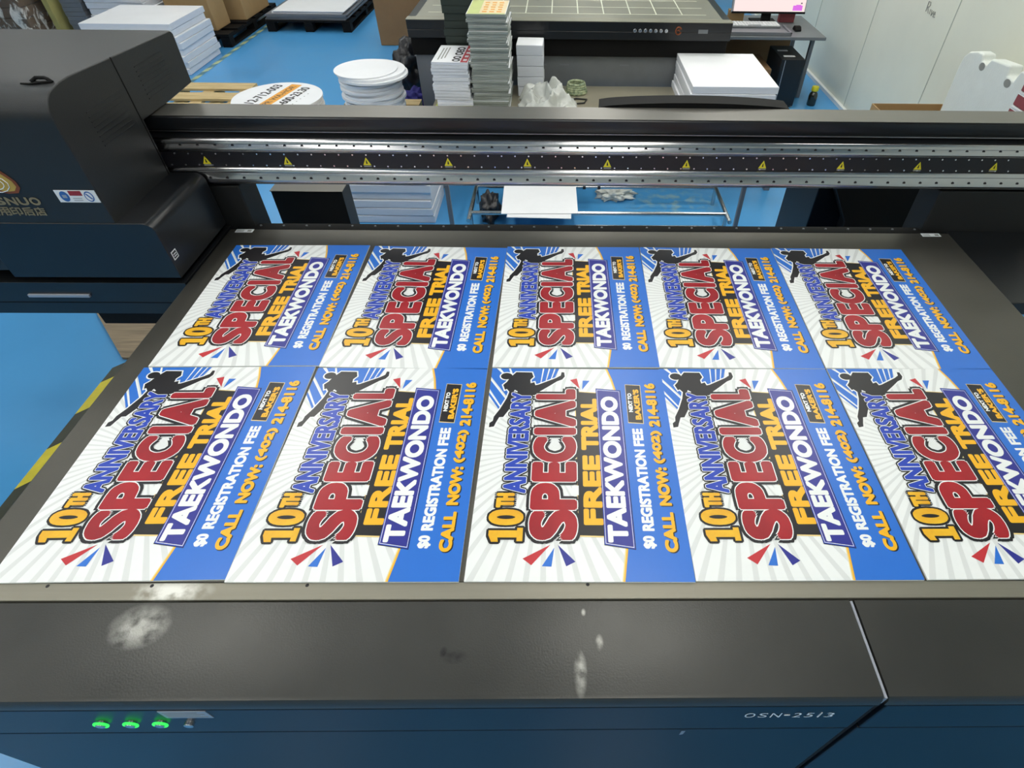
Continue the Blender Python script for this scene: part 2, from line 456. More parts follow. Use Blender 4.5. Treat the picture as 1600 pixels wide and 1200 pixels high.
# ------------------------------------------------------------------ the big flatbed printer in the foreground
pr = thing('flatbed_printer', 'large black flatbed printer in the foreground with ten signs lying on its bed', 'printer', (1.23, 0.6, 0))
mb = MB(); mb.box(-0.075, 2.535, 0.0, 1.335, B - 0.07, B); mb.build('print_bed', 'bed', pr, bevel=0.003)
mb = MB(); mb.box(-0.075, 2.62, -0.036, -0.0005, B - 0.06, B)
for x in (0.118, 0.319, 0.62, 1.17): mb.cyl((x, -0.0068, B - 0.01), (x, -0.0068, B + 0.0006), 0.0042, 14, 1)
mb.build('bed_edge_strip', ['strip', 'hole'], pr, bevel=0.002)
# front covers (left one long, right one short), with a narrow gap between them
for x0, x1 in ((-0.05, 1.678), (1.688, 2.66)):
    mb = MB()
    pf = [(-0.0395, B - 0.03), (-0.0395, B - 0.002), (-0.0405, B - 0.0005), (-0.203, B - 0.0005), (-0.211, B - 0.003), (-0.216, B - 0.011), (-0.217, B - 0.03)]
    mb.prism(pf, 'x', x0, x1); mb.build('front_cover', 'cover', pr)
mb = MB(); mb.box(1.6785, 1.6875, -0.213, -0.041, B - 0.05, B - 0.012)
mb.box(1.674, 1.692, -0.21, -0.19, 0.05, B - 0.03); mb.build('panel_seam', 'gap', pr)
mb = MB(); mb.box(1.6795, 1.6845, -0.214, -0.041, B - 0.03, B - 0.002); mb.build('seam_trim', 'label_grey', pr)
for x0, x1 in ((-0.05, 1.672), (1.694, 2.66)):
    mb = MB(); mb.box(x0, x1, -0.218, -0.19, 0.682, B - 0.031); mb.build('front_fascia', 'front', pr, bevel=0.003)
    mb = MB(); mb.box(x0, x1, -0.217, -0.19, 0.06, 0.676); mb.build('front_panel', 'front', pr, bevel=0.003)
# push buttons
btn = None
for i, x in enumerate((0.286, 0.339, 0.392, 0.444)):
    mb = MB(); mb.cyl((x, -0.212, 0.750), (x, -0.226, 0.750), 0.0085, 24)
    o = mb.build('push_button', 'button', pr, bevel=0.0015)
    if i < 3:
        mb = MB(); mb.tube([(x + 0.0115*math.cos(t*math.pi/12), -0.2225, 0.750 + 0.0115*math.sin(t*math.pi/12)) for t in range(24)], 0.0019, 8, closed=True)
        r_ = mb.build('light_ring', 'green_led', o); r_['label'] = 'glowing green ring'
    else: o['label'] = 'unlit steel push button'
mb = MB(); mb.box(0.416, 0.499, -0.2192, -0.218, 0.778, 0.815)
for k in range(4): mb.box(0.422, 0.492 - 0.01*(k % 2), -0.2195, -0.2192, 0.784 + k*0.0075, 0.787 + k*0.0075, 1)
mb.build('rating_label', ['label_grey', 'greyink'], pr, smooth=False)['label'] = 'silver sticker beside the push buttons'
mb = MB()
X = 1.452
for ch, wd in (('O', .019), ('S', .016), ('N', .018), ('-', .010), ('2', .015), ('5', .015), ('1', .009), ('3', .015)):
    if ch == '-': mb.box(X, X + wd, -0.2190, -0.218, 0.768, 0.7715)
    elif ch == '1': mb.box(X + .004, X + .0065, -0.2190, -0.218, 0.757, 0.783)
    else: put(mb, fill(fit(ch, X, X + wd, 0.757, 0.783), 0.0), lambda u, v: (u, -0.2188, v))
    X += wd + 0.0065
mb.build('model_lettering', 'white_ink', pr, smooth=False)['label'] = 'white lettering on the front fascia'
mb = MB(); mb.add([(1.352, -0.2183, 0.668), (1.36, -0.2183, 0.668), (1.358, -0.2183, 0.645), (1.351, -0.2183, 0.64)], [(0, 1, 2, 3)])
mb.build('paint_chip', 'label_grey', pr, smooth=False)
mb = MB(); mb.box(-0.03, 2.5, -0.188, 1.32, 0.06, B - 0.075)
for x in (0.1, 1.2, 2.35):
    for y in (-0.08, 1.2): mb.cyl((x, y, 0.0), (x, y, 0.06), 0.05, 16)
mb.build('base_cabinet', 'black', pr, bevel=0.006)
# rear trough and stickers
mb = MB(); mb.prism([(1.336, B - 0.06), (1.336, B - 0.004), (1.342, B - 0.002), (1.398, B - 0.012), (1.398, B - 0.06)], 'x', -0.06, 2.5)
for k in range(30): mb.cyl((0.02 + k*0.083, 1.37, B - 0.01), (0.02 + k*0.083, 1.37, B - 0.003), 0.004, 8, 1)
mb.build('rear_trough', ['dark', 'grey_panel'], pr)
for x0, x1, y0, y1 in ((-0.050, 0.012, 1.312, 1.333), (2.43, 2.498, 1.312, 1.333)):
    mb = MB(); mb.box(x0, x1, y0, y1, B, B + 0.0008)
    for k in range(3): mb.box(x0 + 0.004, x0 + 0.03, y0 + 0.004 + k*0.005, y0 + 0.006 + k*0.005, B + 0.0008, B + 0.001, 1)
    mb.box(x1 - 0.02, x1 - 0.006, y0 + 0.005, y1 - 0.005, B + 0.0008, B + 0.001, 1)
    mb.build('bed_sticker', ['label', 'greyink'], pr, smooth=False)['label'] = 'small white corner sticker'

# gantry beam
GX0, GX1 = -0.5, 3.0
mb = MB()
mb.prism([(1.36, 1.02), (1.36, 1.165), (1.392, 1.17), (1.392, 1.18), (1.382, 1.183), (1.38, 1.186), (1.38, 1.2195), (1.384, 1.2245), (1.4835, 1.2245), (1.487, 1.2205), (1.487, 1.0), (1.40, 1.0), (1.40, 1.012)], 'x', GX0, GX1)
gb = mb.build('gantry_beam', 'blackgloss', pr)
mb = MB(); mb.box(GX0, GX1, 1.3815, 1.486, 1.2246, 1.2262); mb.build('top_plate', 'lip', gb)
mb = MB(); mb.box(GX0, GX1, 1.3775, 1.381, 1.1775, 1.1805); mb.build('edge_highlight', 'chrome_flat', gb)  # bright metal strip drawn as the highlight line along the beam edge
def rail(z0, z1, yf, nh, hx0, step, hz, hy):
    m_ = MB(); h = z1 - z0
    pf = [(1.362, z0), (yf + .006, z0)]
    for k in range(7):
        a = -math.pi/2 + math.pi/2*k/6; pf.append((yf + .009 - .009*math.cos(a), z0 + .011 + .009*math.sin(a)))
    pf += [(yf + .002, z0 + h*.36), (yf + .009, z0 + h*.64)]
    for k in range(7):
        a = math.pi/2*k/6; pf.append((yf + .011 - .011*math.cos(a), z1 - .013 + .013*math.sin(a)))
    pf += [(1.362, z1)]
    m_.prism(pf, 'x', GX0, GX1, 0)
    for k in range(nh):
        x = hx0 + k*step
        m_.cyl((x, yf + 0.014, hz), (x, yf + hy, hz - 0.0005), 0.0048, 12, 1)
    return m_.build('guide_rail', ['chrome', 'hole'], gb)
rail(1.123, 1.166, 1.345, 54, -0.18, 0.0562, 1.1445, 0.0048)
rail(1.016, 1.073, 1.340, 54, -0.18, 0.0562, 1.0385, 0.0018)
mb = MB(); mb.box(GX0, GX1, 1.352, 1.361, 1.0735, 1.1225)
for k in range(64):
    x = -0.2 + k*0.0447
    mb.cyl((x, 1.353, 1.117), (x, 1.3495, 1.117), 0.0026, 8, 1); mb.cyl((x + 0.02, 1.353, 1.079), (x + 0.02, 1.3495, 1.079), 0.0026, 8, 1)
mb.build('magnet_track', ['track', 'bolt'], gb)
for x in (-0.063, 0.204, 0.467, 0.738, 1.002, 1.27, 1.536, 1.794, 2.061, 2.323, 2.583):
    mb = MB()
    mb.add([(x - .0135, 1.3515, 1.082), (x + .0135, 1.3515, 1.082), (x, 1.3515, 1.1085)], [(0, 1, 2)], 0)
    mb.add([(x - .003, 1.3513, 1.087), (x + .003, 1.3513, 1.087), (x + .0008, 1.3513, 1.099), (x - .0012, 1.3513, 1.099)], [(0, 1, 2, 3)], 1)
    mb.box(x - .012, x + .013, 1.3511, 1.352, 1.0765, 1.0805, 2)
    mb.build('warning_label', ['yellow', 'ink', 'greyink'], gb, smooth=False)
for x0, x1 in ((-0.35, 0.0), (2.45, 2.9)):
    mb = MB(); mb.box(x0, x1, 1.365, 1.485, 0.05, 0.999); mb.build('gantry_leg', 'black', pr, bevel=0.006)
# flexible cable chain rising behind the beam
mb = MB(); top = []; bot = []
for k in range(21):
    t = k / 20; x = 1.245 + t*0.64; h = 0.015*math.sin(math.pi*min(1, t*1.02))**0.6
    top.append((x, 1.2262 + h)); bot.append((x, 1.2263 - 0.03))
mb.prism(top + bot[::-1], 'y', 1.49, 1.565); mb.build('cable_chain', 'dark', pr)
# rear housings under the beam
mb = MB(); mb.box(-0.075, 0.215, 1.70, 1.80, 0.0, 0.812); mb.box(-0.078, 0.218, 1.695, 1.80, 0.8125, 0.816, 1); mb.build('rear_housing', ['black', 'lip'], pr, bevel=0.003)  # paler top plate stands in for lamp light reflected off the housing
mb = MB(); mb.prism([(2.205, 0.0), (2.205, 0.86), (2.78, 0.86), (2.78, 0.0)], 'y', 1.76, 2.1)
mb.build('rear_housing', 'front', pr, bevel=0.006)
mb = MB(); mb.prism([(2.235, 0.86), (2.335, 0.69), (2.335, 0.05), (2.8, 0.05), (2.8, 0.86)], 'y', 1.70, 1.757)
mb.build('rear_housing_door', 'hood', pr, bevel=0.005)
# side stations left and right of the bed
mb = MB(); mb.box(-1.7, -0.082, 1.0, 1.36, 0.728, 0.85)
mb.box(-1.7, -0.082, 0.9985, 1.0, 0.772, 0.775, 1)
st = mb.build('side_station', ['blackgloss', 'dark'], pr, bevel=0.004)
mb = MB(); mb.box(-0.6, -0.405, 0.992, 1.0, 0.798, 0.808); mb.build('drawer_pull', 'label_grey', st, bevel=0.001)
mb = MB(); mb.box(-0.43, -0.2, 1.005, 1.1, 0.68, 0.7275); mb.build('station_foot', 'dark', st, bevel=0.003)
mb = MB(); mb.box(2.539, 3.1, 0.926, 1.362, 0.795, 0.842); mb.build('side_station', 'blackgloss', pr, bevel=0.004)

# print carriage: tall hood on the left end of the beam
mb = MB()
pf = [(1.33, 0.895), (1.0, 0.895), (1.0, 1.345)]
for k in range(1, 9):
    a = math.pi/2*k/9; pf.append((1.0 + 0.062*(1 - math.cos(a)), 1.345 + 0.066*math.sin(a)))
pf += [(1.09, 1.4165), (1.13, 1.418), (1.66, 1.396), (1.672, 1.385), (1.663, 1.236), (1.488, 1.230), (1.33, 1.230)]
mb.prism(pf, 'x', -1.45, -0.185)
ca = mb.build('print_carriage', 'hood', pr, bevel=0.004)
mb = MB(); mb.prism([(1.316, 1.41), (1.320, 1.41), (1.322, 0.9), (1.318, 0.9)], 'x', -0.1865, -0.184)
mb.build('hood_seam', 'dark', ca)
for r0, (ya, za) in enumerate(((1.40, 1.268), (1.12, 1.235))):
    mb = MB()
    for k in range(8):
        y = ya + k*0.0; z = za + k*0.013
        mb.box(-0.1854, -0.1835, ya, ya + 0.16, z, z + 0.003)
    mb.build('vent_slots', 'blackgloss', ca)
mb = MB(); mb.tube([(-0.255, 1.085, 1.416), (-0.245, 1.095, 1.423), (-0.22, 1.093, 1.424), (-0.207, 1.086, 1.422), (-0.2, 1.085, 1.416)], 0.0045, 8)
mb.tube([(-0.275, 1.076, 1.414), (-0.25, 1.072, 1.415), (-0.22, 1.078, 1.418), (-0.2, 1.085, 1.417)], 0.003, 8)
mb.build('lid_catch', 'dark', ca)
# lower nose of the carriage
mb = MB()
pf = [(-0.6, 0.872), (-0.08, 0.872), (-0.08, 1.030)]
for k in range(1, 8):
    a = math.pi/2*k/8; pf.append((-0.08 - 0.03*(1 - math.cos(a)), 1.030 + 0.031*math.sin(a)))
pf += [(-0.11, 1.061), (-0.6, 1.061)]
mb.prism(pf, 'y', 0.997, 1.335); mb.build('carriage_nose', 'blackgloss', ca, bevel=0.003)
mb = MB(); mb.box(-0.0798, -0.0788, 1.008, 1.034, 0.930, 0.957)
mb.box(-0.0789, -0.0786, 1.011, 1.031, 0.933, 0.954, 1); mb.box(-0.0787, -0.0783, 1.014, 1.028, 0.938, 0.941, 0); mb.box(-0.0787, -0.0783, 1.014, 1.028, 0.945, 0.948, 0)
mb.build('nose_sticker', ['label', 'ink'], ca, smooth=False)
# maker's lettering and flame emblem on the hood front
mb = MB(); fy = 0.9985
x = -0.5195
for ch in 'OSNUO':
    bold(mb, fit(ch, x + .001, x + .0275, 1.118, 1.1395), 0.0013, lambda u, v: (u, fy, v), nrm=(0, -1.5e-5, 0)); x += 0.033
try:
    x = -0.5275
    for ch in '艾用印后店':
        bold(mb, fit(ch, x, x + .030, 1.085, 1.110), 0.0007, lambda u, v: (u, fy, v), nrm=(0, -1.5e-5, 0)); x += 0.0335
except Exception: pass
mb.build('maker_lettering', 'goldtxt', ca, smooth=False)
mb = MB()
out = [(-0.47, 1.16), (-0.43, 1.151), (-0.402, 1.153), (-0.388, 1.168), (-0.389, 1.188), (-0.402, 1.208), (-0.42, 1.228), (-0.44, 1.25), (-0.455, 1.275), (-0.48, 1.25), (-0.51, 1.215), (-0.525, 1.185), (-0.51, 1.165)]
mb.add([(u, fy, v) for u, v in out], [tuple(range(len(out)))], 1)
inn = [(-0.46, 1.165), (-0.43, 1.157), (-0.408, 1.16), (-0.396, 1.172), (-0.398, 1.188), (-0.412, 1.206), (-0.43, 1.222), (-0.445, 1.236), (-0.475, 1.215), (-0.5, 1.19), (-0.49, 1.17)]
mb.add([(u, fy - 0.0006, v) for u, v in inn], [tuple(range(len(inn)))], 0)
for rr in (0.012, 0.022, 0.033):
    mb.tube([(-0.452 + rr*1.2*math.cos(a/10*math.pi*1.6 - 1.9), fy - 0.001, 1.18 + rr*0.75*math.sin(a/10*math.pi*1.6 - 1.9)) for a in range(11)], 0.0012, 5, 2)
mb.build('flame_emblem', ['gold', 'copper', 'label'], ca, smooth=False)
mb = MB(); mb.box(-0.302, -0.19, fy, 1.0005, 1.1265, 1.1625)
put(mb, ([(u, v) for u, v in ell(-0.28, 1.1445, .0125, .0155, 20)], [tuple(range(20))]), lambda u, v: (u, fy - .0006, v), 1)
put(mb, ([(u, v) for u, v in ell(-0.212, 1.1445, .0125, .0155, 20)], [tuple(range(20))]), lambda u, v: (u, fy - .0006, v), 1)
put(mb, ([(u, v) for u, v in ell(-0.212, 1.1445, .0095, .0120, 20)], [tuple(range(20))]), lambda u, v: (u, fy - .0010, v), 0)
mb.add([(-0.219, fy - .0014, 1.152), (-0.215, fy - .0014, 1.154), (-0.204, fy - .0014, 1.138), (-0.208, fy - .0014, 1.136)], [(0, 1, 2, 3)], 1)
mb.box(-0.286, -0.274, fy - .0012, fy, 1.14, 1.149, 3)
mb.box(-0.264, -0.229, fy - .0008, fy, 1.147, 1.161, 2)
for k in range(2): mb.box(-0.26, -0.235, fy - .0008, fy, 1.132 + k*.006, 1.134 + k*.006, 3)
mb.build('warning_sticker', ['label', 'label_blue', 'label_red', 'label_grey'], ca, smooth=False)

# ------------------------------------------------------------------ the ten printed signs
W, H = 0.4572, 0.6085
ST = 0.00009
def clip(poly, ax, lim, keep_less):
    o = []
    for i in range(len(poly)):
        p, q = poly[i], poly[(i+1) % len(poly)]
        a = (p[ax] <= lim) if keep_less else (p[ax] >= lim)
        b = (q[ax] <= lim) if keep_less else (q[ax] >= lim)
        if a: o.append(p)
        if a != b:
            t = (lim - p[ax]) / (q[ax] - p[ax]); o.append((p[0] + t*(q[0]-p[0]), p[1] + t*(q[1]-p[1])))
    return o
SK = ['s_white', 's_ray', 's_blue', 's_royal', 's_navy', 's_red', 's_tri', 's_black', 's_gold', 's_gold2', 's_pale']
def art():
    mb = MB(); I = {k: i for i, k in enumerate(SK)}
    T0 = 0.0041
    lay = lambda n: (lambda u, v: (u, v, T0 + n*ST))
    rot = lambda n: (lambda u, v: (-v, u, T0 + n*ST))      # text space: u along +Y, v towards -X
    def poly(pts, n, k): mb.add([(a, b, T0 + n*ST) for a, b in pts], [tuple(range(len(pts)))], I[k])
    def rect(x0, x1, y0, y1, n, k): poly([(x0, y0), (x1, y0), (x1, y1), (x0, y1)], n, k)
    rect(0, W, 0, H, 0, 's_white')
    c = (0.15, 0.33)
    for k in range(60):
        a0 = 2*math.pi*k/60; a1 = a0 + 2*math.pi/60*0.34
        p = [c, (c[0] + math.cos(a0), c[1] + math.sin(a0)), (c[0] + math.cos(a1), c[1] + math.sin(a1))]
        for ax, lim, kl in ((0, 0, False), (0, 0.34, True), (1, 0, False), (1, H, True)): p = clip(p, ax, lim, kl) if p else p
        if len(p) > 2: poly(p, 1, 's_ray')
    curve = [(0.3185, 0), (0.3295, 0.0714), (0.334, 0.16), (0.337, 0.30), (0.3365, 0.45), (0.331, 0.525), (0.323, 0.568), (0.312, H)]
    def strip(pts, off, n, k):
        full = [(x + off, y) for x, y in pts] + [(W, H), (W, 0)]
        for i in range(len(pts) - 1):
            poly([(pts[i][0] + off, pts[i][1]), (W, pts[i][1]), (W, pts[i+1][1]), (pts[i+1][0] + off, pts[i+1][1])], n, k)
    strip(curve, -0.006, 2, 's_pale'); strip(curve, -0.0035, 3, 's_gold'); strip(curve, 0.0, 4, 's_blue')
    # blue rays behind the kicking figure
    for p in ([(0, H), (0, .575), (.055, .49), (.075, .50), (.045, H)], [(0, .562), (0, .53), (.044, .452), (.052, .482)], [(0, .518), (0, .507), (.040, .440), (.041, .45)],
              [(.05, H), (.08, .52), (.13, .53), (.137, H)], [(.141, H), (.132, .535), (.142, .54), (.153, H)], [(.157, H), (.145, .545), (.155, .55), (.168, H)], [(.172, H), (.158, .555), (.166, .56), (.181, H)]):
        poly(p, 2, 's_blue')
    poly([(.012, H), (.06, .55), (.022, H)], 3, 's_white')
    man = [(.043, .556), (.050, .572), (.066, .594), (.108, .593), (.113, .576), (.105, .565), (.106, .552), (.116, .556), (.119, .545), (.127, .547), (.1735, .5725), (.186, .582), (.188, .595), (.195, .594),
           (.1965, .578), (.190, .567), (.176, .5595), (.153, .5395), (.115, .508), (.085, .492), (.066, .490), (.0625, .47), (.043, .432), (.033, .431), (.026, .412), (.0225, .4005), (.0105, .398), (.0105, .412), (.018, .419), (.0195, .433), (.033, .46), (.047, .497), (.052, .52), (.045, .53), (.040, .527), (.034, .545)]
    head = ell(.041, .578, .0155, .0125, 20)
    for o, n, k in ((.0035, 5, 's_white'), (0, 6, 's_black')):
        put(mb, fill(polyspl(man), o), lay(n), I[k]); put(mb, fill(polyspl(head), o), lay(n + .3), I[k])
    poly([(.062, .517), (.070, .512), (.074, .521), (.066, .527)], 7, 's_white')
    poly([(.046, .553), (.052, .549), (.062, .574), (.056, .577)], 6.6, 's_black')
    # confetti triangles
    poly([(.1126, .0488), (.1309, .0345), (.1687, .0803)], 5, 's_tri'); poly([(.1523, .0324), (.1717, .0315), (.1768, .0738)], 5, 's_blue'); poly([(.1839, .0802), (.2015, .0323), (.2202, .0424)], 5, 's_navy')
    poly([(.2103, .565), (.2287, .571), (.236, .5323)], 5, 's_tri'); poly([(.2443, .5628), (.2627, .5628), (.2421, .5287)], 5, 's_blue')
    # text: box in (y0, y1) along the sign, (x0, x1) across it
    def text(s, y0, y1, x0, x1, layers, slant=0.0):
        S = fit(s, y0, y1, -x1, -x0, slant)
        for o, n, k, holes in layers: bold(mb, S, o, rot(n), I[k], holes)
    def letters(L, x0, x1, layers, slant=0.0):
        for ch, y0, y1 in L: text(ch, y0, y1, x0, x1, layers, slant)
    # TAEKWONDO panel
    poly([(.3455, .069), (.2805, .0795), (.2775, .534), (.3425, .527)], 9, 's_black'); poly([(.3440, .0705), (.2815, .081), (.2785, .5325), (.3405, .5255)], 9.5, 's_royal')
    poly([(.3422, .0735), (.2835, .083), (.2805, .529), (.3385, .523)], 10, 's_white'); poly([(.3412, .0750), (.2845, .084), (.2813, .5275), (.3378, .522)], 10.5, 's_navy')
    text('TAEKWONDO', .0885, .5015, .2915, .3295, ((.0031, 12, 's_white', True),))
    # FREE TRIAL panel
    poly([(.2845, .097), (.226, .099), (.222, .5235), (.2825, .5185)], 7.6, 's_pale'); poly([(.2840, .1005), (.228, .102), (.2245, .521), (.2822, .516)], 8, 's_black')
    text('FREE', .130, .310, .2425, .278, ((.0036, 8.8, 's_gold', True),)); text('TRIAL', .332, .493, .2405, .2755, ((.0036, 8.8, 's_gold', True),))
    # 10th
    Lb = ((.0085, 10, 's_black', False), (.0040, 12, 's_gold2', True))
    
    one = [(.088, -.1095), (.1185, -.1095), (.1185, -.098), (.1125, -.098), (.1125, -.0385), (.1015, -.0385), (.0865, -.0455), (.0865, -.059), (.0965, -.057), (.0965, -.098), (.088, -.098)]
    for r_, n, k, h_ in ((.0055, 10, 's_black', False), (.0004, 12, 's_gold2', True)): bold(mb, polyspl(one), r_, rot(n), I[k], h_)
    text('0', .129, .1605, .0385, .1055, Lb)
    text('TH', .1715, .2035, .0505, .084, ((.0078, 9.6, 's_black', False), (.0030, 12, 's_gold2', True)))
    # anniversary
    text('ANNIVERSARY', .2085, .5145, .0615, .1085, ((.0072, 10, 's_black', False), (.0040, 11, 's_white', True), (.0025, 12, 's_royal', True)))
    # special
    Lb = ((.0158, 12.5, 's_black', False), (.0094, 13.5, 's_white', True), (.0072, 15, 's_red', True))
    letters((('S', .0970, .1570), ('P', .1700, .2265), ('E', .2440, .2865), ('C', .2985, .3615), ('I', .3815, .3905), ('A', .4080, .4820), ('L', .4990, .5235)), .1290, .2180, Lb)
    rect(.214, .229, .2010, .2270, 13, 's_white')
    # small print
    wt = ((.0017, 6, 's_white', True),)
    text('$0', .0735, .100, .3635, .3875, wt); text('REGISTRATION', .1145, .329, .3645, .387, wt); text('FEE', .343, .395, .3645, .3865, wt)
    poly([(.3935, .412), (.3550, .4145), (.3555, .5495), (.396, .547)], 5, 's_pale'); poly([(.3922, .4142), (.3558, .417), (.3565, .548), (.3947, .5452)], 5.5, 's_black')
    text('NEXT TO', .452, .5165, .3605, .3695, ((.0009, 6.5, 's_white', True),)); text("BAKER'S", .427, .530, .3755, .3885, ((.0013, 6.5, 's_gold', True),))
    for s, y0, y1 in (('CALL', .066, .157), ('NOW:', .1775, .277), ('(402)', .292, .388), ('214-8116', .405, .552)):
        S = fit(s, y0, y1, -.4315, -.4085)
        bold(mb, S, .0026, (lambda u, v: (-v + .0022, u - .0018, T0 + 5*ST)), I['s_black']); bold(mb, S, .0021, rot(6.4), I['s_gold'])
    return mb
sign = thing('yard_sign', '', 'sign')
mb = MB(); mb.box(0, W, 0, H, 0.0, 0.0041); mb.build('board', ['s_white'], sign, smooth=False)
am = art(); am.build('printed_face', SK, sign, smooth=False)
spots = []
fr = [(.001, -.0025), (.4585, -.002), (.926, -.002), (1.3845, -.0025), (1.8485, -.001)]
mi = [(.0015, .611), (.4595, .612), (.929, .612), (1.3835, .613), (1.845, .612)]
fa = [0.75, -0.09, -0.37, 0.09, 0.3]; ma_ = [0.6, -1.1, 0.0, -0.6, -0.5]
where = ['leftmost', 'second from the left', 'middle one', 'second from the right', 'rightmost']
for row, (P, A, nm) in enumerate(((fr, fa, 'front row of printer bed'), (mi, ma_, 'back row of printer bed'))):
    for i in range(5):
        o = sign if (row, i) == (0, 0) else copy_tree(sign)
        o.location = (P[i][0], P[i][1], B + 0.0004); o.rotation_euler = (0, 0, R(A[i]))
        tag(o, 'blue and white taekwondo sign, %s, %s' % (nm, where[i]), 'sign', 'taekwondo signs on the printer bed')

# ================================================================== behind the printer
def slab_stack(name, n, cx, cy, z0, pitch, sx, sy, mats, lab_top, lab_rest, cat, group, top=None, jit=0.006, rj=1.5, base_rot=0.0, gap=0.0012, lean=(0, 0), bevel=0.0015, round_r=None, warp=0):
    """n boards laid one on another; every board is a thing of its own"""
    protos = {}
    for k in range(n):
        is_top = (k == n - 1)
        key = 'top' if (is_top and top) else 'b'
        th = pitch - gap
        if key not in protos or key == 'top':
            mb = MB()
            if round_r: mb.cyl((0, 0, 0), (0, 0, th), round_r, 48, 0)
            else:
                mb.box(-sx/2, sx/2, -sy/2, sy/2, 0, th, 0)
                mb.m[-5] = 1 if len(mats) > 1 else 0          # upper face
                if mats[0] == 'brick_red': mb.box(-sx/2 + .001, sx/2 - .001, -sy/2 + .001, sy/2 - .001, th, th + gap*0.85, 1)
            if is_top and top:
                r = thing(name, '', cat); b = mb.build('board', mats, r, bevel=bevel, seg=1)
                top(r, th); o = r
            else: o = mb.build(name, mats, None, bevel=bevel, seg=1)
            protos[key] = o
        else:
            o = copy_tree(protos[key])
        t = k / max(1, n - 1)
        o.location = (cx + random.uniform(-jit, jit) + lean[0]*t, cy + random.uniform(-jit, jit) + lean[1]*t, z0 + k*pitch)
        o.rotation_euler = (0, 0, R(base_rot + random.uniform(-rj, rj)))
        tag(o, lab_top if is_top else lab_rest, cat, group)

# ---- second printer further back
p2 = thing('flatbed_printer', 'second black flatbed printer further back, empty bed scribed with a grid', 'printer', (1.17, 5.2, 0))
PX0, PX1, PY = -0.01, 2.36, 4.25
mb = MB(); mb.box(PX0, PX1, PY, 6.6, B - 0.06, B); mb.box(PX0 + 0.06, PX1 - 0.06, PY + 0.09, 6.55, B, B + 0.004, 1)
mb.build('print_bed', ['blackgloss', 'bed_far'], p2, bevel=0.003)
mb = MB(); mb.box(PX0, PX1, PY - 0.002, PY + 0.085, B + 0.0002, B + 0.0042); mb.build('bed_edge_strip', 'strip_far', p2)
mb = MB()
for x in (0.28, 0.46, 0.65, 0.845, 1.04, 1.236, 1.43, 1.63, 1.825, 2.02): mb.box(x - .004, x + .004, PY + 0.21, 6.5, B + .0041, B + .0047)
for y in (4.46, 4.67, 4.9, 5.15, 5.4, 5.65): mb.box(0.12, 2.2, y - .004, y + .004, B + .0041, B + .0048)
mb.build('bed_grid', 'grid', p2, smooth=False)
mb = MB(); mb.box(PX0, PX1, PY + 0.0, PY + 0.05, 0.735, B - 0.061); mb.build('front_fascia', 'blackgloss', p2, bevel=0.004)
mb = MB(); mb.box(PX0 + 0.01, PX1 - 0.01, PY + 0.03, PY + 0.5, 0.615, 0.734); mb.build('recess_panel', 'dark', p2, bevel=0.004)
mb = MB(); mb.box(0.21, PX1 - 0.1, PY + 0.06, PY + 0.4, 0.30, 0.614)
for x in (0.93, 1.1, 1.56): mb.box(x, x + 0.07, PY + 0.059, PY + 0.06, 0.545, 0.555, 1)
mb.build('lower_apron', ['grey_panel', 'grey_metal'], p2, bevel=0.004)
for x in (PX0 + 0.02, PX1 - 0.22): 
    mb = MB(); mb.box(x, x + 0.2, PY + 0.055, PY + 0.3, 0.0, 0.614); mb.build('leg', 'grey_metal', p2, bevel=0.006)
mb = MB(); mb.box(PX0 + 0.3, PX1 - 0.3, 5.9, 6.3, 0.0, 0.78); mb.build('rear_leg', 'grey_panel', p2, bevel=0.006)
for k in range(7):
    x = 1.649 + k*0.0383
    mb = MB(); mb.cyl((x, PY + 0.002, 0.798), (x, PY - 0.008, 0.798), 0.0125, 16); mb.build('push_button', 'bolt', p2, bevel=0.002)
mb = MB(); mb.tube([(1.968 + 0.02*math.cos(a/16*2*math.pi), PY - 0.003, 0.80 + 0.024*math.sin(a/16*2*math.pi)) for a in range(1, 16)], 0.005, 8)
mb.tube([(1.96, PY - .003, .80), (1.972, PY - .003, .807), (1.978, PY - .003, .795)], 0.004, 6)
mb.build('round_badge', 'copper', p2)['label'] = 'copper ring badge'
mb = MB(); mb.box(2.115, 2.185, PY - 0.002, PY + 0.002, 0.783, 0.808); mb.build('name_plate', 'grey_panel', p2)

# ---- low steel table in front of it
tb = thing('steel_table', 'low bare steel table in front of the second printer, loaded with stacked boards', 'table', (1.4, 3.9, 0))
mb = MB(); mb.box(0.19, 2.68, 3.34, 4.245, 0.39, 0.42); mb.build('tabletop', 'platform', tb, bevel=0.003)
for x in (0.25, 2.58):
    for y in (3.4, 4.2):
        mb = MB(); mb.box(x, x + 0.04, y - 0.02, y + 0.02, 0, 0.39); mb.build('leg', 'grey_metal', tb, bevel=0.003)
TZ = 0.4203

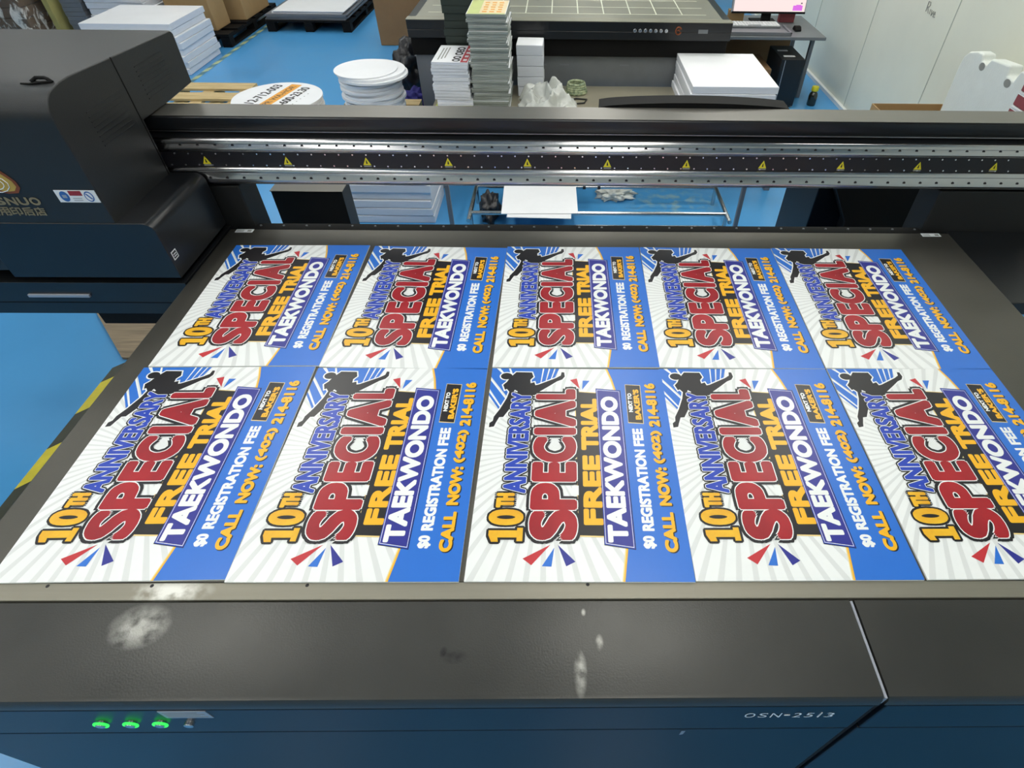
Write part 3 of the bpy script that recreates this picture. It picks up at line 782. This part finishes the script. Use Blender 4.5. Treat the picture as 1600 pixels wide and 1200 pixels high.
# tall stack of printed signs
def tall_top(r, th):
    mb = MB(); z = th
    mb.add([(-.122, -.185, z + .0004), (.122, -.185, z + .0004), (.122, .185, z + .0004), (-.122, .185, z + .0004)], [(0, 1, 2, 3)], 0)
    mb.add([(-.045, -.165, z + .0008), (.122, -.165, z + .0008), (.122, .185, z + .0008), (-.045, .185, z + .0008)], [(0, 1, 2, 3)], 1)
    for k in range(5):
        for j in range(3): mb.box(-.03 + j*.047 + .004*(k % 2), -.03 + j*.047 + .03, -.14 + k*.06, -.14 + k*.06 + .03, z + .0008, z + .0012, 2)
    mb.build('printed_face', ['lime_top', 'peach', 'orange'], r, smooth=False)
slab_stack('printed_sign', 36, 0.625, 3.895, TZ, 0.0164, 0.255, 0.375, ['grey_edge', 'paper'],
           'lime and peach printed sign on top of the tall stack', 'grey-edged corrugated sign in the tall stack on the steel table', 'sign', 'signs of the tall stack', top=tall_top, jit=0.007, rj=2.0, lean=(0.012, 0))
# shorter stack of white signs beside it
def small_top(r, th):
    mb = MB(); z = th + .0004
    for j in range(3): mb.box(-.09 + j*.02, -.082 + j*.02, -.14 + .02*j, .12 + .01*j, z, z + .0003, 0)
    for s_, y0, y1 in (('OO', -.17, -.06), ('OEO', -.03, .15)):
        bold(mb, fit(s_, y0, y1, -.062, -.012), .003, lambda u, v: (-v, u, z), 1)
    mb.add([(.07, -.19, z), (.118, -.19, z), (.118, .19, z), (.075, .19, z)], [(0, 1, 2, 3)], 2)
    for k in range(4): mb.box(.085, .11, -.16 + k*.08, -.12 + k*.08, z, z + .0003, 3)
    mb.build('printed_face', ['greyink', 'ink', 'pinkred', 'label'], r, smooth=False)
slab_stack('lime_board', 2, 0.36, 3.87, TZ, 0.021, 0.25, 0.4, ['lime', 'lime'], 'upper lime green board under the shorter white sign stack', 'lowest lime green board under the shorter white sign stack', 'board', 'lime boards under the white signs', jit=0.004)
slab_stack('printed_sign', 14, 0.368, 3.87, TZ + 0.042, 0.0197, 0.245, 0.385, ['paper_edge', 'paper'],
           'white sign with black and red print topping the shorter stack', 'white sign in the shorter stack beside the tall one', 'sign', 'signs of the shorter stack', top=small_top, jit=0.006, rj=2.0)
# dark green stack behind
slab_stack('dark_green_board', 15, 0.40, 4.155, TZ, 0.046, 0.22, 0.12, ['green_edge'],
           'topmost dark green board of the stack behind the tall signs', 'dark green board in the stack behind the tall signs', 'board', 'dark green boards behind the tall signs', jit=0.006, rj=1.5)
# white cartons right of the tall stack
slab_stack('white_pad', 5, 0.885, 4.10, TZ, 0.068, 0.19, 0.2, ['paper_edge', 'paper'],
           'uppermost white pad right of the tall sign stack', 'white pad in the small pile right of the tall signs', 'pad', 'white pads beside the tall signs', jit=0.005, bevel=0.004)
# thick white boards on the right
slab_stack('white_board', 5, 2.265, 3.9, TZ, 0.046, 0.575, 0.74, ['paper_edge', 'paper'],
           'topmost thick white board of the pile right of the steel table', 'thick white board under the topmost one, right on the steel table', 'board', 'thick white boards on the steel table', jit=0.008, rj=0.6, bevel=0.003, gap=0.002)

def crumple(name, c, r, m, amp, fr, label, cat, seedv=0.0, flat=0.75, group=None, n=4):
    bm = bmesh.new(); bmesh.ops.create_icosphere(bm, subdivisions=n, radius=1)
    for v in bm.verts:
        p = v.co.copy(); d = noise.noise(p*fr + Vector((seedv, 0, 0))) + 0.5*noise.noise(p*fr*2.3 + Vector((0, seedv, 3)))
        q = abs(noise.noise(p*fr*1.1 + Vector((3, seedv, 7))))
        s_ = 1 + amp*d + amp*0.8*q
        v.co = Vector((p.x*r[0]*s_, p.y*r[1]*s_, max(-flat*r[2], p.z*r[2]*s_)))
    zmin = min(v.co.z for v in bm.verts)
    for v in bm.verts: v.co.z -= zmin
    me = bpy.data.meshes.new(name); bm.to_mesh(me); bm.free()
    me.polygons.foreach_set('use_smooth', [True]*len(me.polygons)); me.materials.append(M[m])
    o = bpy.data.objects.new(name, me); o.location = c; C.objects.link(o)
    return tag(o, label, cat, group)
bm = bmesh.new(); n_ = 46
bmesh.ops.create_grid(bm, x_segments=n_, y_segments=n_, size=1)
for v in bm.verts:
    x, y = v.co.x, v.co.y; r_ = math.hypot(x, y); a_ = math.atan2(y, x)
    e_ = max(0.0, 1 - r_**2*0.75)
    rid = 1 - abs(noise.noise(Vector((x*1.5, y*1.5, 2.0))))*2.4
    rid2 = 1 - abs(noise.noise(Vector((x*3.6 + y, y*3.6, 5.0))))*2
    ear = math.exp(-((x - 0.25)**2 + (y - 0.62)**2)/0.035)
    ear2 = math.exp(-((x + 0.72)**2 + (y - 0.45)**2)/0.05)
    z = e_*(0.055 + 0.095*max(0, rid) + 0.035*rid2) + 0.115*ear + 0.10*ear2 + 0.006
    k_ = 1 + 0.22*noise.noise(Vector((math.cos(a_)*1.3, math.sin(a_)*1.3, 8.0)))
    sq_ = 0.88 if max(abs(x), abs(y)) < 1e-6 else min(1.0, 0.78 + 0.22*max(abs(x), abs(y))/max(r_, 1e-6))
    v.co = Vector((x*0.215*k_*sq_ + 0.03*noise.noise(Vector((x*3, y*3, 1))), y*0.20*k_*sq_ + 0.03*noise.noise(Vector((x*3, y*3, 4))), max(0.003, z)))
me = bpy.data.meshes.new('plastic_bag'); bm.to_mesh(me); bm.free()
me.polygons.foreach_set('use_smooth', [True]*len(me.polygons)); me.materials.append(M['pvc'])
o = bpy.data.objects.new('plastic_bag', me); o.location = (1.015, 3.74, TZ); C.objects.link(o)
md = o.modifiers.new('film', 'SOLIDIFY'); md.thickness = 0.0015
tag(o, 'crumpled clear plastic bag on the steel table', 'plastic bag')
mb = MB()
for k in range(5): mb.tube([(1.225 + (0.075 - 0.004*k)*math.cos(a/20*2*math.pi), 4.09 + (0.07 - 0.003*k)*math.sin(a/20*2*math.pi), TZ + 0.011 + k*0.014) for a in range(20)], 0.0105, 8, closed=True)
tag(mb.build('cord_coil', 'coil'), 'green and white coiled cord beside the clear plastic bag', 'cord')
mb = MB(); mb.tube([(1.17, 3.9, TZ + .006), (1.2, 3.84, TZ + .006), (1.28, 3.86, TZ + .006), (1.3, 3.93, TZ + .006), (1.22, 3.95, TZ + .006)], 0.006, 8, closed=True)
tag(mb.build('wire_loop', 'ink'), 'black wire loop lying in front of the coiled cord', 'wire')

# ---- round boards on pallets
def pallet(name, label, x0, x1, y0, y1, z1, nb, m='wood', alongx=True):
    p = thing(name, label, 'pallet', ((x0+x1)/2, (y0+y1)/2, 0))
    t = 0.02
    for k in range(3):
        x = x0 + (x1-x0-0.1)*k/2
        mb = MB()
        for j in range(3):
            yy = y0 + (y1-y0-0.1)*j/2; mb.box(x, x+0.1, yy, yy+0.1, t, z1 - 2*t)
        mb.box(x, x+0.1, y0, y1, 0, t); mb.box(x, x+0.1, y0, y1, z1 - 2*t, z1 - t)
        mb.build('stringer', m, p, bevel=0.002, seg=1)
    wd = (y1-y0)/(nb*1.45)
    for k in range(nb):
        y = y0 + (y1-y0-wd)*k/(nb-1)
        mb = MB(); mb.box(x0, x1, y, y+wd, z1 - t, z1); mb.build('deck_board', m, p, bevel=0.002, seg=1)
    return p
pallet('wooden_pallet', 'light wooden pallet on the floor between the black hood and the printed round boards', -2.40, -1.66, 3.95, 5.12, 0.14, 5)
pallet('wooden_pallet', 'small wooden pallet under the plain white round boards', -0.74, -0.10, 3.62, 4.75, 0.14, 6)
RA = 1.37
def disc_top(r, th):
    z = th + .0005; mb = MB()
    def row(s_, off, h, w_, m, bo): 
        bold(mb, fit(s_, -w_, w_, -off - h, -off), bo, lambda u, v: (u*math.cos(RA) - v*math.sin(RA), u*math.sin(RA) + v*math.cos(RA), z), m)
    row('512-712-003', -0.17, 0.075, 0.24, 0, .003)
    a = RA; f = lambda u, v, zz: (u*math.cos(a) - v*math.sin(a), u*math.sin(a) + v*math.cos(a), zz)
    mb.add([f(-.285, .045, z), f(-.285, -.045, z), f(.285, -.045, z), f(.285, .045, z)], [(0, 1, 2, 3)], 1)
    bold(mb, fit('MPR WA-HOR', -.24, .24, -.022, .025), .002, lambda u, v: f(u, v, z + .0006), 2)
    row('04-600-23.30', 0.075, 0.07, 0.24, 0, .003)
    row('. . . . .', 0.19, 0.01, 0.12, 3, .0)
    mb.build('printed_face', ['ink', 'orange', 'card_dark', 'greyink'], r, smooth=False)
slab_stack('round_board', 19, -1.10, 4.20, 0.001, 0.0174, 0, 0, ['paper'], 'round white board with black numbers and an orange band', 'plain edge of a round board under the one with the orange band', 'round board', 'round boards under the orange band', top=disc_top, jit=0.012, rj=1.5, round_r=0.335, bevel=0.001)
LB, GB = 'plain white round board in the leaning stack beside the printer leg', 'plain white round boards in the leaning stack'
slab_stack('round_board', 21, -0.285, 4.04, 0.1403, 0.0195, 0, 0, ['paper'], LB, LB, 'round board', GB, jit=0.017, rj=8, round_r=0.215, bevel=0.001)
slab_stack('round_board', 2, -0.255, 4.03, 0.5500, 0.0165, 0, 0, ['paper'], 'wide white round board right under the topmost one, jutting to the right', 'wide white round board second below the topmost one of the leaning stack', 'round board', GB, jit=0.004, rj=8, round_r=0.245, bevel=0.001, lean=(-0.015, 0.01))
slab_stack('round_board', 1, -0.305, 4.035, 0.5832, 0.0085, 0, 0, ['paper'], 'topmost plain white round board, slid left on its leaning stack', '', 'round board', GB, jit=0.0, rj=0, round_r=0.225, bevel=0.001)

# odds and ends by the printer's leg
crumple('rubbish_bag', (-0.33, 5.45, 0.0), (0.13, 0.22, 0.2), 'dark_bag', 0.5, 1.8, 'crumpled black bag on the floor behind the white round boards', 'bag', 4.0)
crumple('blue_cloth', (-0.2, 4.97, 0.0), (0.10, 0.09, 0.08), 'blue_bag', 0.5, 2.0, 'dark blue cloth heaped by the second printer leg', 'cloth', 1.0)
crumple('paper_scrap', (-0.07, 5.16, 0.0), (0.04, 0.03, 0.09), 'tissue', 0.9, 1.7, 'white scrap between the crumpled black bag and the dark blue cloth', 'scrap', 6.0)

# ---- seen under the beam
slab_stack('board_bundle', 9, 0.03, 3.10, 0.001, 0.052, 0.53, 0.40, ['paper_edge', 'paper'], 'topmost white board bundle of the pile under the beam', 'white board bundle in the pile behind the printer, seen under the beam', 'board', 'white board bundles under the beam', jit=0.014, rj=1.5, gap=0.004, bevel=0.003)
fr_ = thing('tube_trolley', 'low chrome tube frame on the blue floor behind the printer', 'frame', (1.35, 2.95, 0))
x0, x1, y0, y1, z = 0.54, 2.166, 2.80, 3.163, 0.125
for a, b in (((x0, y0, z), (x1, y0, z)), ((x0, y1, z), (x1, y1, z)), ((x0, y0 - .1, z), (x0, y1, z)), ((x1, y0 - .1, z), (x1, y1, z)), ((x0, y0, .03), (x1, y0, .03))):
    mb = MB(); mb.cyl(a, b, 0.0135, 14); mb.build('rail', 'steel', fr_)
for x in (x0, x1):
    for y in (y0, y1):
        mb = MB(); mb.cyl((x, y, 0), (x, y, z), 0.0125, 14); mb.build('leg', 'steel', fr_)
mb = MB()
for x in (1.26, 1.36): mb.cyl((x, y1, z), (x + .02, y1, z), 0.016, 14)
mb.build('tube_clip', 'ink', fr_)
rk = thing('steel_rack', 'upright steel posts of an open rack behind the printer', 'rack', (1.3, 2.6, 0))
for x in (0.455, 2.175):
    mb = MB(); mb.box(x - .012, x + .012, 2.6, 2.625, 0, 0.56); mb.build('post', 'grey_metal', rk, bevel=0.003)
mb = MB(); mb.box(0.443, 2.187, 2.6, 2.625, 0.56, 0.585); mb.build('cross_bar', 'grey_metal', rk, bevel=0.003)
mb = MB(); T = Matrix.Rotation(R(1.5), 4, 'Z')
mb.box(-.24, .24, -.235, .25, 0, 0.004); o = mb.build('white_sheet', 'paper', None); o.location = (0.975, 2.99, 0.1440); o.rotation_euler = (0, 0, R(1.2))
tag(o, 'upper white sheet lying across the chrome tube frame', 'sheet', 'white sheets on the tube frame')
mb = MB(); mb.box(-.2, .2, -.26, .2, 0, 0.004); o = mb.build('white_sheet', 'paper', None); o.location = (0.985, 2.97, 0.1390); o.rotation_euler = (0, 0, R(-2.0))
tag(o, 'lower white sheet, its corner peeking from under the upper one', 'sheet', 'white sheets on the tube frame')
crumple('tissue', (1.49, 3.27, 0.0), (0.095, 0.06, 0.035), 'tissue', 0.9, 3.2, 'crumpled white tissue on the blue floor inside the chrome frame', 'tissue', 3.0)
crumple('plastic_bag', (0.645, 2.98, 0.0), (0.06, 0.12, 0.085), 'dark_bag', 0.4, 2.2, 'dark shiny plastic bag on the floor beside the white sheets', 'plastic bag', 5.0)

# ---- computer corner on the right
dk = thing('computer_desk', 'small grey computer desk in the corner by the pale wall', 'desk', (3.0, 5.35, 0))
mb = MB(); mb.box(2.52, 3.42, 5.10, 5.85, 0.535, 0.56); mb.build('desktop', 'grey_panel', dk, bevel=0.004)
for x in (2.54, 3.37):
    for y in (5.3, 5.8):
        mb = MB(); mb.box(x, x + .035, y, y + .035, 0, 0.535); mb.build('leg', 'grey_panel', dk, bevel=0.003)
mb = MB(); mb.box(2.58, 3.36, 5.79, 5.81, 0.12, 0.5); mb.build('back_panel', 'card_dark', dk, bevel=0.003)
tr = thing('keyboard_tray', 'grey tray under the keyboard at the front of the desk', 'tray', (2.85, 5.3, 0.561))
mb = MB(); mb.box(2.545, 3.12, 5.13, 5.49, 0.561, 0.573)
for a in ((2.545, 3.12, 5.13, 5.145), (2.545, 2.56, 5.13, 5.49), (3.105, 3.12, 5.13, 5.4)): mb.box(*a, 0.573, 0.588)
mb.build('tray_shell', 'grey_metal', tr, bevel=0.002)
kb = thing('keyboard', 'dirty white keyboard below the lit monitor', 'keyboard', (2.85, 5.4, 0.574))
mb = MB(); mb.box(2.63, 3.07, 5.32, 5.475, 0.574, 0.588); mb.build('keyboard_base', 'grey_panel', kb, bevel=0.003)
mb = MB()
for r_ in range(5):
    for k in range(15):
        if 4 < k < 9 and r_ < 1: continue
        mb.box(2.64 + k*.0285, 2.664 + k*.0285, 5.33 + r_*.028, 5.354 + r_*.028, 0.588, 0.596)
ky = mb.build('keys', 'label', kb, smooth=False); ky['kind'] = 'stuff'
mn = thing('monitor', 'computer monitor with a glowing pale pink screen, on the desk', 'monitor', (2.98, 5.5, 0.56))
Tm = Matrix.Translation((2.985, 5.50, 0.652)) @ Matrix.Rotation(R(-8), 4, 'X')
mb = MB(); mb.box(-.335, .335, 0, .03, 0, .40, 0, Tm); mb.build('monitor_case', 'label_grey', mn, bevel=0.004)
mb = MB(); mb.box(-.335, .335, -.004, 0, -.004, .012, 0, Tm); mb.build('lower_bezel', 'dark', mn, bevel=0.001)
mb = MB(); mb.box(-.318, .325, -.003, 0, .0125, .39, 0, Tm)
mb.box(.215, .3, -.0045, -.003, .022, .06, 1, Tm); mb.box(.28, .293, -.0045, -.003, .072, .082, 2, Tm); mb.box(.24, .285, -.0046, -.003, .06, .066, 1, Tm)
mb.build('screen', ['screen', 'screen_p', 'screen_k'], mn, smooth=False)
mb = MB(); mb.box(-.04, .04, .031, .075, -.08, .15, 0, Tm); mb.box(2.87, 3.1, 5.53, 5.7, 0.5605, 0.572); mb.build('stand', 'dark', mn, bevel=0.004)
ms = MB(); ms.prism([(-.045, .0), (-.045, .012), (-.02, .034), (.02, .036), (.045, .014), (.045, 0)], 'x', -.028, .028)
o = ms.build('computer_mouse', 'dark', None, bevel=0.006); o.location = (3.22, 5.32, 0.5605); tag(o, 'black computer mouse at the right end of the desk', 'mouse')
for k, (x, y, m_, lb) in enumerate(((2.72, 5.6, 'card', 'tan box standing behind the keyboard'), (3.2, 5.62, 'brick_red', 'dark red box behind the monitor stand'))):
    mb = MB(); mb.box(x - .07, x + .07, y - .03, y + .03, 0.5605, 0.66); tag(mb.build('small_box', m_, None, bevel=0.003), lb, 'box')
pc = thing('computer_tower', 'black computer tower on the floor between desk and wall', 'computer', (3.15, 5.2, 0))
mb = MB(); mb.box(3.055, 3.26, 5.045, 5.45, 0.012, 0.405)
for x in (3.07, 3.225):
    for y in (5.07, 5.4): mb.box(x, x + .02, y, y + .03, 0, .012)
mb.build('case', 'black', pc, bevel=0.004)
mb = MB(); mb.box(3.057, 3.258, 5.034, 5.044, 0.014, 0.402); mb.build('front_bezel', 'blackgloss', pc, bevel=0.003)
mb = MB(); mb.box(3.085, 3.091, 5.031, 5.034, 0.03, 0.395); mb.build('trim_strip', 'label_grey', pc, bevel=0.001)
mb = MB(); mb.box(3.09, 3.19, 5.1, 5.13, 0.4055, 0.410); mb.build('port_cover', 'label', pc, bevel=0.001)
mb = MB(); mb.box(3.08, 3.17, 5.27, 5.3, 0.4055, 0.410); mb.build('port_cover', 'label', pc, bevel=0.001)
crumple('paper_scrap', (2.71, 5.15, 0.3195), (0.09, 0.05, 0.045), 'tissue', 0.5, 2.0, 'white rag hanging off the box under the desk', 'scrap', 9.0)
mb = MB(); mb.box(2.6, 2.99, 5.05, 5.5, 0.0, 0.319); tag(mb.build('carton', 'card_dark', None, bevel=0.005), 'brown carton in the dark under the computer desk', 'box')
bt = thing('bottle', 'dark bottle with a yellow cap on the floor by the wall', 'bottle', (3.455, 5.11, 0))
mb = MB(); mb.lathe([(0.036, 0), (0.04, 0.01), (0.04, 0.085), (0.034, 0.105), (0.022, 0.118), (0.022, 0.125)], (3.455, 5.11, 0.0)); mb.build('bottle_body', 'bottle', bt)
mb = MB(); mb.lathe([(0.03, 0), (0.032, 0.005), (0.032, 0.03), (0.028, 0.038)], (3.455, 5.11, 0.1252)); mb.build('cap', 'yellow', bt)

# open carton, foam and red boards by the wall
bx = thing('open_carton', 'open brown cardboard box on the floor against the pale wall', 'box', (3.4, 3.6, 0))
t = 0.006; x0, x1, y0, y1, z1 = 3.222, 3.705, 3.235, 3.545, 0.55
for a in ((x0, x1, y1 - t, y1, 0, z1), (x0, x0 + t, y0, y1 - t, 0, z1), (x1 - t, x1, y0, y1 - t, 0, z1), (x0 + t, x1 - t, y0, y0 + t, 0, z1)):
    mb = MB(); mb.box(*a); mb.build('side_wall', 'card', bx)
mb = MB(); mb.box(x0 + t, x1 - t, y0 + t, y1 - t, 0, t); mb.build('bottom', 'card_dark', bx)
mb = MB()
pf = [(2.5, 0.0), (3.2, 0.0), (3.235, 0.88), (3.225, 0.93), (3.19, 0.962), (3.11, 0.985), (3.06, 0.985), (3.045, 0.955), (2.99, 0.95), (2.97, 0.985), (2.80, 1.0), (2.785, 0.955), (2.72, 0.95), (2.70, 1.005), (2.52, 1.01)]
mb.prism(pf, 'x', 3.5, 3.58)
for (y, z, a, b) in ((3.02, 0.93, .028, .02), (2.755, 0.925, .03, .02)):
    mb.add([(3.4992, y + a*math.cos(k/14*2*math.pi), z + b*math.sin(k/14*2*math.pi)) for k in range(14)], [tuple(range(14))], 1)
tag(mb.build('foam_packing', ['foam', 'greyink'], None, bevel=0.012), 'white foam packing slab with notched top leaning by the wall', 'foam packing')
slab_stack('red_board', 20, 3.255, 1.945, 0.001, 0.058, 0.35, 0.29, ['brick_red', 'label'], 'topmost red board of the pile at the right edge', 'red board in the pile in front of the white foam slab', 'board', 'red boards in front of the foam', jit=0.006, gap=0.012, bevel=0.003)

# ---- goods at the back left
slab_stack('white_board', 8, -3.05, 6.15, 0.001, 0.055, 0.86, 0.74, ['paper_edge', 'paper'], 'topmost white board of the low stack behind the hood', 'white board in the low stack behind the black hood', 'board', 'white boards behind the hood', jit=0.022, rj=1.5, gap=0.002, bevel=0.004)
slab_stack('white_board', 11, -3.60, 6.94, 0.001, 0.055, 0.6, 0.7, ['paper_edge', 'paper'], 'topmost white board of the taller stack further back left', 'white board in the taller stack further back left', 'board', 'white boards in the taller stack', jit=0.02, rj=1.5, gap=0.002, bevel=0.004)
slab_stack('grey_board', 14, -4.035, 6.82, 0.001, 0.04, 0.21, 0.5, ['grey_metal', 'grey_metal'], 'topmost grey board left of the white stacks', 'grey board in the narrow stack left of the white ones', 'board', 'grey boards left of the white stacks', jit=0.006, rj=0.8)
wp = thing('wrapped_load', 'brown goods wrapped in shiny stretch film at the far left', 'wrapped load', (-5.04, 6.8, 0))
mb = MB()
for k in range(10): mb.box(-5.72 + 0.004*(k % 3), -4.36 - 0.004*(k % 2), 6.3 + .004*(k % 2), 7.3, k*0.09, k*0.09 + 0.084)
mb.build('goods', 'goods', wp, bevel=0.004)
bm = bmesh.new(); bmesh.ops.create_cube(bm, size=1); bmesh.ops.subdivide_edges(bm, edges=bm.edges, cuts=28, use_grid_fill=True)
for v in bm.verts:
    p = Vector((v.co.x*1.40, v.co.y*1.05, (v.co.z + .5)*0.95))
    d = 0.035*noise.noise(p*5) + 0.02*noise.noise(Vector((p.x*14, p.y*14, p.z*5)))
    n = Vector((v.co.x, v.co.y, max(0, v.co.z))).normalized()
    v.co = p + n*abs(d) if v.co.z > -.49 else p
me = bpy.data.meshes.new('stretch_film'); bm.to_mesh(me); bm.free(); me.materials.append(M['film'])
me.polygons.foreach_set('use_smooth', [True]*len(me.polygons))
o = bpy.data.objects.new('stretch_film', me); C.objects.link(o); o.parent = wp; o.location = Vector((-5.04, 6.8, 0)) - ORG[wp.name]
mb = MB(); mb.box(-4.25, -4.195, 6.48, 6.95, 0, 0.98); tag(mb.build('edge_board', 'khaki', None, bevel=0.004), 'upright yellowish board beside the film-wrapped goods', 'board')
# brown cartons on a dark pallet
pallet('dark_pallet', 'dark plastic pallet under the two brown cartons', -3.24, -2.58, 6.72, 8.2, 0.13, 6, 'dark')
mb = MB(); mb.box(-3.22, -2.74, 6.84, 7.2, 0.1305, 0.95); tag(mb.build('carton', 'card', None, bevel=0.01), 'nearer brown carton on the dark pallet', 'box', 'brown cartons on the dark pallet')
mb = MB(); mb.box(-3.22, -2.6, 7.32, 8.05, 0.1305, 0.95); tag(mb.build('carton', 'card', None, bevel=0.01), 'further brown carton on the dark pallet', 'box', 'brown cartons on the dark pallet')
# flat sheets on a dark pallet
pallet('dark_pallet', 'dark pallet carrying flat white sheets at the back', -2.42, -1.42, 7.38, 9.0, 0.12, 6, 'dark')
slab_stack('flat_sheet', 5, -1.93, 8.2, 0.1203, 0.012, 0.96, 1.6, ['grey_metal', 'grey_metal'], 'upper grey sheet right under the white sheets', 'grey sheet under the white sheets on the dark pallet', 'sheet', 'grey sheets on the dark pallet', jit=0.01, rj=0.8)
slab_stack('flat_sheet', 3, -1.90, 8.24, 0.1806, 0.009, 0.84, 1.62, ['paper_edge', 'paper'], 'topmost large white sheet on the dark pallet', 'large white sheet under the topmost one on the dark pallet', 'sheet', 'large white sheets on the dark pallet', jit=0.015, rj=1.2)
mb = MB(); mb.box(-0.95, -0.3, 6.86, 7.25, 0.0, 1.1); tag(mb.build('carton', 'card_dark', None, bevel=0.008), 'tall brown carton standing left of the second printer', 'box')
